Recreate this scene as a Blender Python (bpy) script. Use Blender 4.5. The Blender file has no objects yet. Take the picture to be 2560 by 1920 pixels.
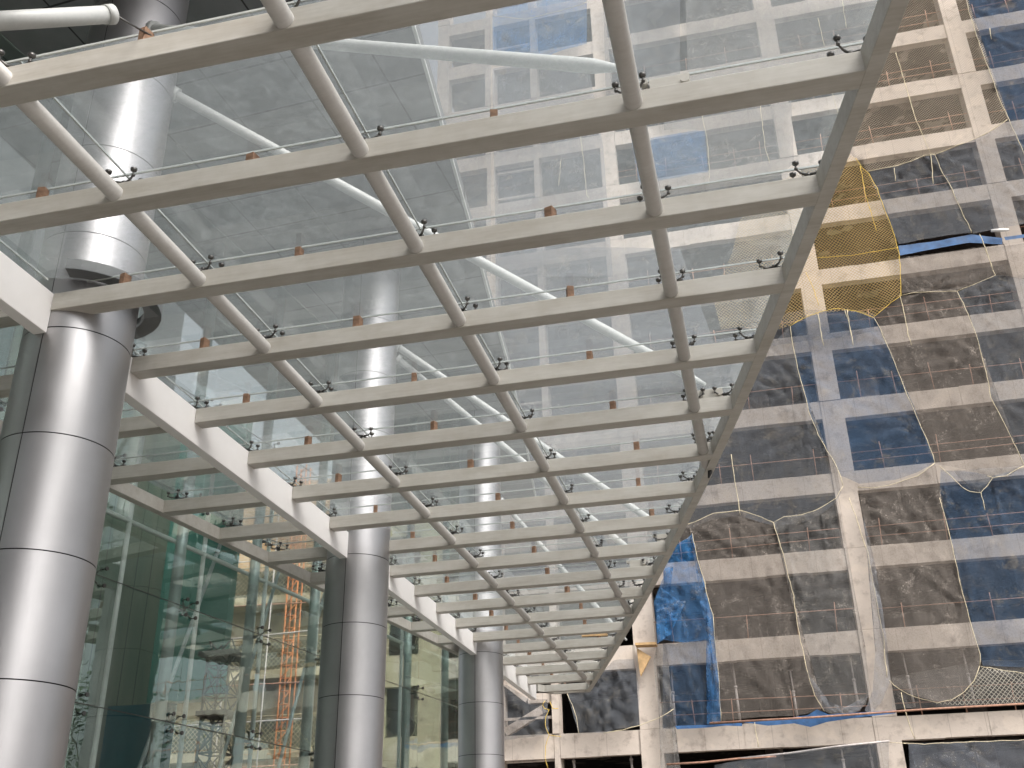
import bpy, bmesh, math, random
import numpy as np
from mathutils import Vector, Matrix, noise
R = math.radians
random.seed(7)
scene = bpy.context.scene
COL = scene.collection

# ------------------------------------------------------------------ camera
F, YAW, PIT, ROL = 2590.487, -0.2288177, 0.4587744, -0.0201114
GZ = -1.6                       # ground level; the eye is the origin
fw = Vector((math.sin(YAW)*math.cos(PIT), math.cos(YAW)*math.cos(PIT), math.sin(PIT)))
r0 = Vector((math.cos(YAW), -math.sin(YAW), 0)); u0 = r0.cross(fw)
rt = r0*math.cos(ROL) + u0*math.sin(ROL); up = u0*math.cos(ROL) - r0*math.sin(ROL)
cd = bpy.data.cameras.new('camera'); cam = bpy.data.objects.new('camera', cd); COL.objects.link(cam)
cam.matrix_world = Matrix(((rt.x, up.x, -fw.x, 0), (rt.y, up.y, -fw.y, 0), (rt.z, up.z, -fw.z, 0), (0, 0, 0, 1)))
cd.sensor_width = 36; cd.lens = 36*F/2560; cd.clip_start = 0.05; cd.clip_end = 2000
scene.camera = cam

def ray(px, py):
    return rt*((px-1280)/F) + up*(-(py-960)/F) + fw
def at_y(px, py, y):
    d = ray(px, py); return d*(y/d.y)

# ------------------------------------------------------------------ world, sun, exposure
SUN_EL, SUN_AZ = R(48), R(134)      # azimuth clockwise from +Y: light comes from behind right
w = bpy.data.worlds.new('World'); scene.world = w; w.use_nodes = True
nt = w.node_tree; nt.nodes.clear()
sky = nt.nodes.new('ShaderNodeTexSky'); sky.sky_type = 'NISHITA'; sky.sun_disc = False
sky.sun_elevation = SUN_EL; sky.sun_rotation = SUN_AZ
sky.air_density = 1.0; sky.dust_density = 6.0; sky.ozone_density = 1.0
hs = nt.nodes.new('ShaderNodeHueSaturation'); hs.inputs['Saturation'].default_value = 0.22; hs.inputs['Value'].default_value = 1.0
bg = nt.nodes.new('ShaderNodeBackground'); bg.inputs['Strength'].default_value = 0.15
wo = nt.nodes.new('ShaderNodeOutputWorld')
nt.links.new(sky.outputs[0], hs.inputs['Color']); nt.links.new(hs.outputs[0], bg.inputs['Color']); nt.links.new(bg.outputs[0], wo.inputs['Surface'])
sl = bpy.data.lights.new('sun', 'SUN'); sl.energy = 1.0; sl.angle = R(32); sl.color = (1.0, 0.94, 0.87)
so = bpy.data.objects.new('sun', sl); COL.objects.link(so)
sd = Vector((math.sin(SUN_AZ)*math.cos(SUN_EL), math.cos(SUN_AZ)*math.cos(SUN_EL), math.sin(SUN_EL)))
so.rotation_euler = sd.to_track_quat('Z', 'Y').to_euler(); so.location = sd*60
vs = scene.view_settings; vs.view_transform = 'Standard'; vs.look = 'None'; vs.exposure = 0.84; vs.gamma = 1.0; vs.use_curve_mapping = False
scene.render.engine = 'CYCLES'
scene.cycles.max_bounces = 10; scene.cycles.transparent_max_bounces = 32
scene.cycles.diffuse_bounces = 4; scene.cycles.glossy_bounces = 4; scene.cycles.transmission_bounces = 4
scene.render.resolution_x = 1024; scene.render.resolution_y = 768

# ------------------------------------------------------------------ material helpers
class NT:
    def __init__(s, name):
        s.m = bpy.data.materials.new(name); s.m.use_nodes = True; s.t = s.m.node_tree; s.t.nodes.clear()
        s.out = s.t.nodes.new('ShaderNodeOutputMaterial')
    def n(s, typ, ins=None, **kw):
        nd = s.t.nodes.new(typ)
        for k, v in kw.items(): setattr(nd, k, v)
        for k, v in (ins or {}).items():
            if isinstance(v, bpy.types.NodeSocket): s.t.links.new(v, nd.inputs[k])
            else: nd.inputs[k].default_value = v
        return nd
    def math(s, op, a, b=0.0, c=0.0, clamp=False):
        return s.n('ShaderNodeMath', {0: a, 1: b, 2: c}, operation=op, use_clamp=clamp).outputs[0]
    def mix(s, f, a, b):
        nd = s.n('ShaderNodeMix', {0: f}, data_type='RGBA')
        for i, v in ((6, a), (7, b)):
            if isinstance(v, bpy.types.NodeSocket): s.t.links.new(v, nd.inputs[i])
            else: nd.inputs[i].default_value = (*v, 1) if len(v) == 3 else v
        return nd.outputs[2]
    def obj(s): return s.n('ShaderNodeTexCoord').outputs['Object']
    def map(s, vec, scale=(1, 1, 1), rot=(0, 0, 0), loc=(0, 0, 0)):
        return s.n('ShaderNodeMapping', {0: vec, 1: loc, 2: rot, 3: scale}).outputs[0]
    def noise(s, vec, sc, det=4.0, rough=0.55, dist=0.0):
        return s.n('ShaderNodeTexNoise', {'Vector': vec, 'Scale': sc, 'Detail': det, 'Roughness': rough, 'Distortion': dist}).outputs['Fac']
    def ramp(s, f, lo, hi, a=0.0, b=1.0):
        return s.n('ShaderNodeMapRange', {0: f, 1: lo, 2: hi, 3: a, 4: b}, clamp=True).outputs[0]
    def bump(s, h, st=0.3, d=0.01):
        return s.n('ShaderNodeBump', {'Height': h, 'Strength': st, 'Distance': d}).outputs[0]
    def bsdf(s, col, rough=0.5, metal=0.0, normal=None, spec=0.5):
        ins = {'Roughness': rough, 'Metallic': metal, 'Specular IOR Level': spec}
        ins['Base Color'] = col if isinstance(col, bpy.types.NodeSocket) else (*col, 1)
        if normal is not None: ins['Normal'] = normal
        return s.n('ShaderNodeBsdfPrincipled', ins).outputs[0]
    def surf(s, sh): s.t.links.new(sh, s.out.inputs['Surface']); return s.m

def simple(name, col, rough=0.6, metal=0.0, var=0.12, sc=6.0, bump=0.0):
    t = NT(name); o = t.obj(); n = t.noise(o, sc, 5)
    c = t.mix(t.ramp(n, .3, .7), tuple(max(0, x*(1-var)) for x in col), tuple(x*(1+var) for x in col))
    return t.surf(t.bsdf(c, rough, metal, t.bump(n, bump, .01) if bump else None))

def painted_steel(name, col, dirt=(.24, .20, .15), amt=.5):
    t = NT(name); o = t.obj()
    a = t.noise(t.map(o, (0.6, 3, 3)), 2.2, 6, .6); b = t.noise(o, 9, 5, .6); fine = t.noise(t.map(o, (1, 14, 14)), 3, 4)
    f = t.math('MULTIPLY', t.ramp(t.math('MULTIPLY_ADD', b, .4, a), .55, .95), amt)
    c = t.mix(f, col, dirt); c = t.mix(t.ramp(fine, .35, .75, 0, .14), c, (.8, .78, .72))
    return t.surf(t.bsdf(c, .45, 0, t.bump(b, .12, .004), .4))

def concrete(name, c1, c2, stain=(.16, .12, .10), joints=1.2, amt=.5):
    t = NT(name); o = t.obj()
    n1 = t.noise(o, .35, 5, .6); n2 = t.noise(o, 2.2, 7, .65); n3 = t.noise(t.map(o, (1.6, 1.6, .18)), 2.5, 5, .6); n4 = t.noise(o, 14, 4, .7)
    c = t.mix(t.ramp(n1, .35, .65), c1, c2)
    c = t.mix(t.ramp(n2, .52, .70, 0, amt), c, stain)
    c = t.mix(t.ramp(t.noise(o, .9, 3, .5), .58, .62, 0, .35), c, (.72, .62, .52))
    c = t.mix(t.ramp(n3, .56, .8, 0, amt*.8), c, (.6, .54, .48))
    c = t.mix(t.ramp(n4, .6, .72, 0, amt*.55), c, stain)
    sx = t.n('ShaderNodeSeparateXYZ', {0: o}).outputs[0]
    fr = t.math('FRACT', t.math('DIVIDE', sx, joints))
    ln = t.math('MULTIPLY', t.math('LESS_THAN', fr, .018), .35)
    c = t.mix(ln, c, stain)
    return t.surf(t.bsdf(c, .85, 0, t.bump(n2, .5, .03), .2))

M = {}
M['rib'] = painted_steel('cream_painted_steel', (.45, .43, .39))
M['pipe'] = painted_steel('cream_pipe_paint', (.50, .48, .455), amt=.2)
M['white_beam'] = painted_steel('white_clad_steel', (.86, .83, .81), amt=.04)
M['strut'] = painted_steel('white_strut_paint', (.48, .49, .48), (.4, .42, .4), .5)
M['steel'] = simple('stainless_steel', (.12, .115, .11), .35, .8, .2, 20)
M['wood'] = simple('brown_wood', (.20, .115, .07), .8, 0, .45, 14, .4)
M['plywood'] = simple('plywood', (.55, .36, .18), .8, 0, .3, 5, .2)
M['dark'] = simple('dark_gap', (.02, .02, .02), .9)
M['rubber'] = simple('black_rubber', (.03, .03, .03), .6)
M['sealant'] = simple('pale_sealant', (.42, .44, .42), .5)
M['rust'] = simple('rusty_rebar', (.36, .20, .14), .85, 0, .35, 9)
M['prop'] = simple('galvanised_prop', (.48, .44, .42), .6, .2, .2, 9)
M['orange'] = simple('orange_mast_paint', (.55, .20, .07), .7, 0, .3, 5)
M['post'] = simple('grey_painted_tube', (.36, .42, .42), .35, .2, .12, 4)
M['frame'] = simple('white_tube', (.62, .64, .62), .4, 0, .1, 6)
M['mast'] = simple('dark_mast_steel', (.06, .06, .06), .6, .2, .4, 6)
M['conc'] = concrete('tower_concrete', (.62, .54, .47), (.52, .455, .40), amt=.5)
M['conc_y'] = concrete('yellow_concrete', (.50, .44, .30), (.40, .36, .26), joints=1.5)
M['conc_shade'] = concrete('shaded_interior_concrete', (.13, .10, .085), (.09, .08, .075), amt=.4)  # darker copy of the tower concrete, interior shade put into the colour
M['rope'] = simple('pale_rope', (.60, .52, .36), .9, 0, .3, 30)
M['rope_y'] = simple('yellow_rope', (.66, .46, .10), .9, 0, .3, 30)
M['tarp'] = simple('blue_tarp', (.025, .09, .22), .6, 0, .4, 3, .3)
M['white'] = simple('white_plastic', (.75, .73, .70), .5)
M['leaf'] = simple('leaf', (.05, .09, .03), .6, 0, .5, 2)
M['bark'] = simple('bark', (.12, .08, .05), .9, 0, .4, 8)

# brushed aluminium cladding
def m_alu():
    t = NT('brushed_aluminium'); o = t.obj()
    n = t.noise(t.map(o, (30, 30, 1.2)), 4, 4, .6); b = t.noise(o, 1.1, 5, .6); s = t.noise(t.map(o, (9, 9, 3)), 3, 6, .75, 1.5)
    c = t.mix(t.ramp(b, .35, .65), (.41, .40, .405), (.46, .45, .455))
    c = t.mix(t.ramp(s, .66, .74, 0, .25), c, (.55, .54, .54))
    r = t.ramp(n, .3, .7, .38, .48)
    return t.surf(t.bsdf(c, r, 1.0, t.bump(b, .05, .02)))
M['alu'] = m_alu()

# dirty canopy glass: clear greenish sheet, dusty film with scuffs, weak mirror
def m_glass():
    t = NT('dusty_canopy_glass'); o = t.obj()
    big = t.noise(o, .45, 4, .6); med = t.noise(o, 5.5, 8, .78, 1.2); fine = t.noise(t.map(o, (7, 14, 7), (0, 0, .6)), 2.6, 5, .75, 3.5)
    dust = t.math('ADD', t.ramp(big, .3, .7, .15, .21), t.ramp(med, .44, .64, 0, .08))
    dust = t.math('SUBTRACT', dust, t.ramp(fine, .53, .58, 0, .06))
    dust = t.math('MAXIMUM', dust, .02)
    tr = t.n('ShaderNodeBsdfTransparent', {'Color': (.965, .975, .98, 1)}).outputs[0]
    tl = t.n('ShaderNodeBsdfTranslucent', {'Color': (.60, .65, .67, 1)}).outputs[0]
    df = t.n('ShaderNodeBsdfDiffuse', {'Color': (.50, .53, .54, 1)}).outputs[0]
    dd = t.n('ShaderNodeMixShader', {0: .55, 1: tl, 2: df}).outputs[0]
    a = t.n('ShaderNodeMixShader', {0: dust, 1: tr, 2: dd}).outputs[0]
    gl = t.n('ShaderNodeBsdfGlossy', {'Color': (.9, .95, .95, 1), 'Roughness': .03}).outputs[0]
    fr = t.n('ShaderNodeFresnel', {'IOR': 1.45}).outputs[0]
    return t.surf(t.n('ShaderNodeMixShader', {0: t.math('MULTIPLY', t.math('MULTIPLY', fr, 1.1), t.math('SUBTRACT', 1.0, t.n('ShaderNodeNewGeometry').outputs['Backfacing'])), 1: a, 2: gl}).outputs[0])
M['glass'] = m_glass()

def m_wall_glass():
    t = NT('tinted_curtain_glass'); o = t.obj()
    n = t.noise(o, .8, 3)
    tr = t.n('ShaderNodeBsdfTransparent', {'Color': (.935, .96, .95, 1)}).outputs[0]
    gl = t.n('ShaderNodeBsdfGlossy', {'Color': (.88, .97, .93, 1), 'Roughness': .004, 'Normal': t.bump(n, .10, .03)}).outputs[0]
    fr = t.n('ShaderNodeFresnel', {'IOR': 1.5}).outputs[0]
    ff = t.math('SUBTRACT', 1.0, t.n('ShaderNodeNewGeometry').outputs['Backfacing'])
    f = t.math('MULTIPLY', t.math('MULTIPLY', fr, 5.2), ff, clamp=True)
    return t.surf(t.n('ShaderNodeMixShader', {0: f, 1: tr, 2: gl}).outputs[0])
M['wallglass'] = m_wall_glass()

def m_soffit():
    t = NT('grey_panel_soffit'); o = t.obj()
    v = t.map(o, (1, 1, 1), (0, 0, R(3.5)))
    s = t.n('ShaderNodeSeparateXYZ', {0: v}).outputs
    def line(c, per, off, wd):
        return t.math('LESS_THAN', t.math('FRACT', t.math('DIVIDE', t.math('ADD', c, off), per)), wd/per)
    l = t.math('MAXIMUM', line(s[0], 1.36, 0.05, .03), line(s[1], 1.0, .28, .035))
    n = t.noise(o, 1.2, 6, .65)
    c = t.mix(t.ramp(n, .35, .65), (.16, .165, .17), (.21, .21, .215))
    c = t.mix(l, c, (.03, .03, .03))
    return t.surf(t.bsdf(c, .5, 0.3))
M['soffit'] = m_soffit()

def net_mat(name, col, dust=(.40, .36, .30), alpha=.34, var=.14, holes=.0, warp=1.0):
    t = NT(name); o = t.obj()
    big = t.noise(o, .35, 4, .6, .4); med = t.noise(o, 1.6, 6, .68, .8); fold = t.noise(t.map(o, (2.2, 1, .35), (0, R(18), 0)), 1.7, 5, .6, 1.4)
    fine = t.noise(o, 16, 3, .7)
    c = t.mix(t.ramp(big, .38, .62, 0, .4), col, tuple(.5*a+.5*b*.5 for a, b in zip(col, dust)))
    c = t.mix(t.ramp(t.math('MULTIPLY_ADD', fine, .5, med), .80, .92, 0, .6), c, dust)
    c = t.mix(t.ramp(t.noise(o, .8, 5, .7, 1.0), .56, .72, 0, .35), c, tuple(.7*x for x in dust))
    c = t.mix(t.ramp(t.noise(o, 24, 2, .6), .5, .75, 0, .4), c, tuple(.4*x for x in col))
    c = t.mix(t.ramp(fold, .56, .72, 0, .2), c, tuple(min(1, x*1.9) for x in col))  # fold highlights painted in as a lighter net colour
    lw = t.n('ShaderNodeLayerWeight', {'Blend': .35}).outputs['Facing']
    a = t.math('ADD', t.ramp(fold, .35, .75, alpha+.02, alpha+.08), t.math('MULTIPLY', lw, .22))
    a = t.math('ADD', a, t.ramp(fine, .45, .65, -.05, .06))
    a = t.math('ADD', a, t.ramp(med, .62, .78, 0, .08))
    if holes > 0:
        vo = t.n('ShaderNodeTexVoronoi', {'Vector': t.map(o, (1, 1, .7)), 'Scale': 1.5, 'Randomness': 1.0}, feature='F1')
        wob = t.math('MULTIPLY_ADD', fine, .12, vo.outputs['Distance'])
        sel = t.math('GREATER_THAN', t.noise(o, .5, 2), .5)
        hole = t.math('MULTIPLY', t.math('LESS_THAN', wob, .06+holes), sel)
        a = t.math('MULTIPLY', a, t.math('SUBTRACT', 1.0, hole))
    a = t.math('MINIMUM', t.math('MAXIMUM', a, 0.0), .92)
    df = t.n('ShaderNodeBsdfDiffuse', {'Color': c}).outputs[0]
    tl = t.n('ShaderNodeBsdfTranslucent', {'Color': c}).outputs[0]
    d = t.n('ShaderNodeMixShader', {0: .25, 1: df, 2: tl}).outputs[0]
    tr = t.n('ShaderNodeBsdfTransparent').outputs[0]
    return t.surf(t.n('ShaderNodeMixShader', {0: a, 1: tr, 2: d}).outputs[0])

def knot_mat(name, col, cell=.15, wd=.022, warp=.03):
    t = NT(name); o = t.obj()
    nz = t.n('ShaderNodeTexNoise', {'Vector': o, 'Scale': .55, 'Detail': 2.0}).outputs['Color']
    v = t.n('ShaderNodeVectorMath', {0: nz, 1: (warp*8, warp*8, warp*8)}, operation='MULTIPLY').outputs[0]
    v = t.n('ShaderNodeVectorMath', {0: o, 1: v}, operation='ADD').outputs[0]
    s = t.n('ShaderNodeSeparateXYZ', {0: v}).outputs
    p = t.math('ADD', s[0], s[2]); q = t.math('SUBTRACT', s[0], s[2])
    la = t.math('LESS_THAN', t.math('FRACT', t.math('DIVIDE', p, cell)), wd/cell*1.3)
    lb = t.math('LESS_THAN', t.math('FRACT', t.math('DIVIDE', q, cell)), wd/cell*1.3)
    l = t.math('MAXIMUM', la, lb)
    n = t.noise(o, .6, 4)
    c = t.mix(t.ramp(n, .35, .65), col, tuple(x*.72 for x in col))
    df = t.n('ShaderNodeBsdfDiffuse', {'Color': c}).outputs[0]
    tr = t.n('ShaderNodeBsdfTransparent').outputs[0]
    return t.surf(t.n('ShaderNodeMixShader', {0: l, 1: tr, 2: df}).outputs[0])

M['net_blue'] = net_mat('blue_debris_net', (.10, .165, .27), alpha=.38, var=.08)
M['net_brightblue'] = net_mat('bright_blue_net', (.06, .21, .46), alpha=.46, var=.18, holes=.02)
M['net_slate'] = net_mat('slate_debris_net', (.21, .225, .25), alpha=.36, holes=.0)
M['net_brown'] = net_mat('brown_dusty_net', (.27, .24, .215), (.58, .51, .45), alpha=.37, holes=.035)
M['net_grey'] = net_mat('grey_dusty_net', (.27, .265, .26), (.58, .53, .47), alpha=.36, holes=.03)
M['net_pale'] = net_mat('pale_screen_net', (.26, .28, .32), (.5, .45, .38), alpha=.40)
M['knot_y'] = knot_mat('yellow_knotted_net', (.50, .36, .17), .145, .017)
M['knot_b'] = knot_mat('beige_knotted_net', (.50, .42, .33), .12, .013)
M['knot_g'] = knot_mat('grey_knotted_net', (.40, .37, .31), .15, .02, .05)

# ------------------------------------------------------------------ mesh helpers
class MB:
    def __init__(s): s.v = []; s.f = []; s.sm = []
    def add(s, vs, fs, smooth=False):
        b = len(s.v); s.v += [tuple(v) for v in vs]; s.f += [tuple(i+b for i in f) for f in fs]; s.sm += [smooth]*len(fs); return s
    def box(s, x0, x1, y0, y1, z0, z1):
        return s.add([(x0, y0, z0), (x1, y0, z0), (x1, y1, z0), (x0, y1, z0), (x0, y0, z1), (x1, y0, z1), (x1, y1, z1), (x0, y1, z1)],
                     [(3, 2, 1, 0), (4, 5, 6, 7), (0, 1, 5, 4), (1, 2, 6, 5), (2, 3, 7, 6), (3, 0, 4, 7)])
    def obox(s, c, ax, ay, az):        # oriented box: centre and three half vectors
        c = Vector(c); P = []
        for k in (-1, 1):
            for (i, j) in ((-1, -1), (1, -1), (1, 1), (-1, 1)): P.append(c + ax*i + ay*j + az*k)
        return s.add(P, [(3, 2, 1, 0), (4, 5, 6, 7), (0, 1, 5, 4), (1, 2, 6, 5), (2, 3, 7, 6), (3, 0, 4, 7)])
    def bar(s, a, b, wd, ht):          # rectangular bar between two points, ht along Z
        a = Vector(a); b = Vector(b); d = b-a; L = d.length; d.normalize()
        side = d.cross(Vector((0, 0, 1)))
        if side.length < 1e-4: side = Vector((1, 0, 0))
        side.normalize(); upv = side.cross(d)
        return s.obox((a+b)/2, d*L/2, side*wd/2, upv*ht/2)
    def tube(s, pts, r, n=10, cap=True, smooth=True):
        pts = [Vector(p) for p in pts]; rings = []; rr = r if isinstance(r, (list, tuple)) else [r]*len(pts)
        ref = None
        for i, p in enumerate(pts):
            d = (pts[min(i+1, len(pts)-1)] - pts[max(i-1, 0)])
            if d.length < 1e-9: d = Vector((0, 0, 1))
            d.normalize()
            if ref is None: ref = d.orthogonal().normalized()
            ref = (ref - d*ref.dot(d)); ref = ref.normalized() if ref.length > 1e-6 else d.orthogonal().normalized()
            bi = d.cross(ref)
            rings.append([p + (ref*math.cos(2*math.pi*k/n) + bi*math.sin(2*math.pi*k/n))*rr[i] for k in range(n)])
        V = [q for ring in rings for q in ring]; Fs = []
        for i in range(len(pts)-1):
            for k in range(n):
                a = i*n+k; b = i*n+(k+1) % n; Fs.append((a, b, b+n, a+n))
        s.add(V, Fs, smooth)
        if cap:
            b0 = len(s.v)-len(V)
            s.f.append(tuple(b0+k for k in reversed(range(n)))); s.f.append(tuple(b0+(len(pts)-1)*n+k for k in range(n))); s.sm += [False, False]
        return s
    def build(s, name, mat, parent=None):
        me = bpy.data.meshes.new(name); me.from_pydata(s.v, [], s.f); me.update()
        me.polygons.foreach_set('use_smooth', s.sm)
        me.materials.append(mat if not isinstance(mat, str) else M[mat])
        o = bpy.data.objects.new(name, me); COL.objects.link(o)
        if parent is not None: o.parent = parent; o.matrix_parent_inverse = Matrix.Translation(-wloc(parent))
        return o
def wloc(o):
    v = Vector((0, 0, 0))
    while o is not None:
        if o.parent is None: v += o.location
        o = o.parent
    return v
def bevel(o, w=.006, seg=2):
    m = o.modifiers.new('bevel', 'BEVEL'); m.width = w; m.segments = seg; m.limit_method = 'ANGLE'; return o
def tag(o, label=None, cat=None, group=None, kind=None):
    if label: o['label'] = label
    if cat: o['category'] = cat
    if group: o['group'] = group
    if kind: o['kind'] = kind
    return o
def thing(name, label, cat, loc=(0, 0, 0), group=None):
    o = bpy.data.objects.new(name, None); COL.objects.link(o); o.location = loc; o.empty_display_size = .2
    return tag(o, label, cat, group)
ORD = ['first', 'second', 'third', 'fourth', 'fifth', 'sixth', 'seventh', 'eighth', 'ninth', 'tenth', 'eleventh', 'twelfth', 'thirteenth',
       'fourteenth', 'fifteenth', 'sixteenth', 'seventeenth', 'eighteenth', 'nineteenth', 'twentieth']

# ------------------------------------------------------------------ ground
t = NT('paving'); o_ = t.obj(); br = t.n('ShaderNodeTexBrick', {'Vector': o_, 'Color1': (.20, .19, .175, 1), 'Color2': (.17, .16, .15, 1), 'Mortar': (.15, .14, .13, 1), 'Scale': 1.0, 'Mortar Size': .01, 'Brick Width': .6, 'Row Height': .6}).outputs[0]
M['ground'] = t.surf(t.bsdf(t.mix(t.ramp(t.noise(o_, .3, 6), .3, .7, 0, .5), br, (.19, .17, .15)), .85))
g = MB().add([(-400, -400, GZ), (400, -400, GZ), (400, 400, GZ), (-400, 400, GZ)], [(0, 1, 2, 3)]).build('ground', 'ground'); g['kind'] = 'structure'

# ------------------------------------------------------------------ canopy
Y0, SP = 4.929, 1.4762
PX = [-5.03, -2.748, -0.465]
NR = 19
ZB, ZT, ZG = 5.5, 5.70, 5.855
XM = -6.71                                  # face of the main beam
EC = np.polyfit([5.771, 6.546, 7.942, 9.464, 10.883, 12.218, 13.871, 15.228, 21.305, 31.993], [1.548, 1.372, 1.096, .784, .455, .141, -.213, -.536, -2.157, -5.208], 3)
def xe(y): return float(np.polyval(EC, y))
def xi(y): return -8.84 + .126*(y-14.08)
can = thing('glass_canopy', 'long cream steel and glass entrance canopy of ribs crossed by round pipes, overhead', 'canopy', (-3, 15, ZB))
COLS = [(-6.75, 8.45), (-6.73, 16.65), (-6.75, 25.0)]
yr = [Y0 + SP*k for k in range(NR)]
for k, y in enumerate(yr):
    x0 = XM
    for cx, cy in COLS[1:]:
        if abs(y+.1-cy) < .56: x0 = cx + .5
    b = MB().box(x0+.004, xe(y)-.10, y, y+.2, ZB, ZT).build('rib', 'rib', can); bevel(b, .008)
    if xi(y) < XM-.3:
        b = MB().box(xi(y)-.01, XM-.154, y, y+.2, ZB, ZT).build('inner_rib', 'rib', can); bevel(b, .008)
b = MB().box(XM+.01, xe(3.45)-.10, Y0-SP, Y0-SP+.2, ZB, ZT).build('rib', 'rib', can); bevel(b, .008)
for i, x in enumerate(PX):
    # where does the pipe run into the edge beam
    ye = 2.2
    while ye < 33 and xe(ye) > x+.12: ye += .05
    MB().tube([(x, 1.0, ZB+.084), (x, ye-.05, ZB+.084)], .074, 20).build('cross_pipe', 'pipe', can)
    for y in yr + [Y0-SP]:
        if y < ye-.1:   # weld collar in front of every rib
            MB().tube([(x, y-.035, ZB+.085), (x, y-.002, ZB+.085)], [.094, .112], 20).build('weld_collar', 'pipe', can) if False else None
# edge beam
ys = np.linspace(1.0, 32.0, 60)
mb = MB(); P = []
for y in ys:
    d = (xe(y+.01)-xe(y-.01))/.02; nrm = Vector((1, -d, 0)).normalized()
    o = Vector((xe(y), y, 0)); P.append((o, nrm))
V = []
for o, nn in P:
    for (a, z) in ((0, ZB-.003), (-.13, ZB-.003), (-.13, ZT+.02), (0, ZT+.02)): V.append((o.x+nn.x*a, o.y+nn.y*a, z))
Fs = [(i*4+j, i*4+(j+1) % 4, (i+1)*4+(j+1) % 4, (i+1)*4+j) for i in range(len(P)-1) for j in range(4)]
Fs += [(3, 2, 1, 0), tuple((len(P)-1)*4+j for j in range(4))]
bevel(mb.add(V, Fs).build('edge_beam', 'rib', can), .006)
# end fascia
b = MB(); b.bar((xe(31.9)-.1, 31.9, ZB+.1), (-6.3, 31.95, ZB+.1), .12, .2); b.bar((-6.3, 31.95, ZB+.1), (-6.72, 31.3, ZB+.1), .12, .2); b.build('end_beam', 'rib', can)
# main beam, a length between every two columns
for (a, c) in ((0.9, 7.90), (8.95, 16.12), (17.15, 24.46), (25.5, 31.2)):
    b = MB().box(XM-.15, XM, a, c, 5.24, ZT).build('main_beam', 'white_beam', can); bevel(b, .006)
# inner beam along the glass wall
mb = MB(); a = Vector((xi(1)-.08, 1, ZB+.1)); c = Vector((xi(29.3)-.08, 29.3, ZB+.1)); mb.bar(a, c, .14, .206)
bevel(mb.build('inner_beam', 'rib', can), .006)
# glass panes and pale joints
lines = [None] + PX                       # right of each is a bay
gap = .012
def pane(poly, z=ZG):
    n = len(poly); V = [(x, y, z) for x, y in poly] + [(x, y, z+.012) for x, y in poly]
    Fs = [tuple(reversed(range(n))), tuple(range(n, 2*n))] + [(i, (i+1) % n, (i+1) % n+n, i+n) for i in range(n)]
    return MB().add(V, Fs).build('glass_pane', 'glass', can)
yl = [Y0-SP+.1] + [y+.1 for y in yr]
def xedge(y): return xe(y)-.03
for r in range(len(yl)-1):
    ya, yb = yl[r]+gap/2, yl[r+1]-gap/2
    xs = [('in',), XM-.075, PX[0], PX[1], PX[2], ('out',)]
    for j in range(5):
        if r == 0 and j < 3: continue
        def X(q, y, s):
            if q == ('in',): return xi(y)+.0
            if q == ('out',): return xedge(y)
            return q + s*gap/2
        la, lb = X(xs[j], ya, 1), X(xs[j], yb, 1); ra, rb = X(xs[j+1], ya, -1), X(xs[j+1], yb, -1)
        ra = min(ra, xedge(ya)); rb = min(rb, xedge(yb))
        if ra-la < .08 and rb-lb < .08: continue
        if rb-lb < .02: rb = lb+.02
        if ra-la < .02: ra = la+.02
        # keep clear of the columns
        cyh = [c for c in COLS if c[1]-.6 < yb and c[1]+.6 > ya]
        if cyh and j in (0, 1):
            cx, cy = cyh[0]
            if j == 1: la = lb = None
            if j == 1:
                pts = []
                for q in range(9):
                    yy = ya + (yb-ya)*q/8; dx = .6**2-(yy-cy)**2
                    xx = cx + math.sqrt(dx) if dx > 0 else xs[1]+gap/2
                    pts.append((max(xx, xs[1]+gap/2), yy))
                poly = pts[::1]; poly = [(ra, ya), (rb, yb)] + list(reversed(pts))
                pane(poly); continue
            else:
                pts = []
                for q in range(9):
                    yy = ya + (yb-ya)*q/8; dx = .6**2-(yy-cy)**2
                    xx = cx - math.sqrt(dx) if dx > 0 else xs[1]-gap/2
                    pts.append((min(xx, xs[1]-gap/2), yy))
                if min(p[0] for p in pts) - la < .1: continue
                poly = [(lb, yb), (la, ya)] + pts
                pane(poly); continue
        pane([(la, ya), (ra, ya), (rb, yb), (lb, yb)])
for i, x in enumerate([XM-.075]+PX):
    ye = 5.03
    while ye < 32 and xe(ye) > x+.05: ye += .05
    spans = [(3.55 if i == 3 else 5.03, ye)]
    if i == 0: spans = [(5.03, 7.85), (9.05, 16.05), (17.25, 24.4), (25.6, 31)]
    for a, c in spans: MB().box(x-.0055, x+.0055, a, c, ZG-.003, ZG+.015).build('joint_strip', 'sealant', can)
for r, y in enumerate(yl[1:]):
    x0 = xi(y)
    segs = [(x0, xedge(y))]
    for cx, cy in COLS:
        d = .58**2-(y-cy)**2
        if d > 0: s = math.sqrt(d); segs = [(x0, cx-s), (cx+s, xedge(y))]
    for a, c in segs:
        if c-a > .1: MB().box(a, c, y-.0055, y+.0055, ZG-.0035, ZG+.0155).build('joint_strip', 'sealant', can)

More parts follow.
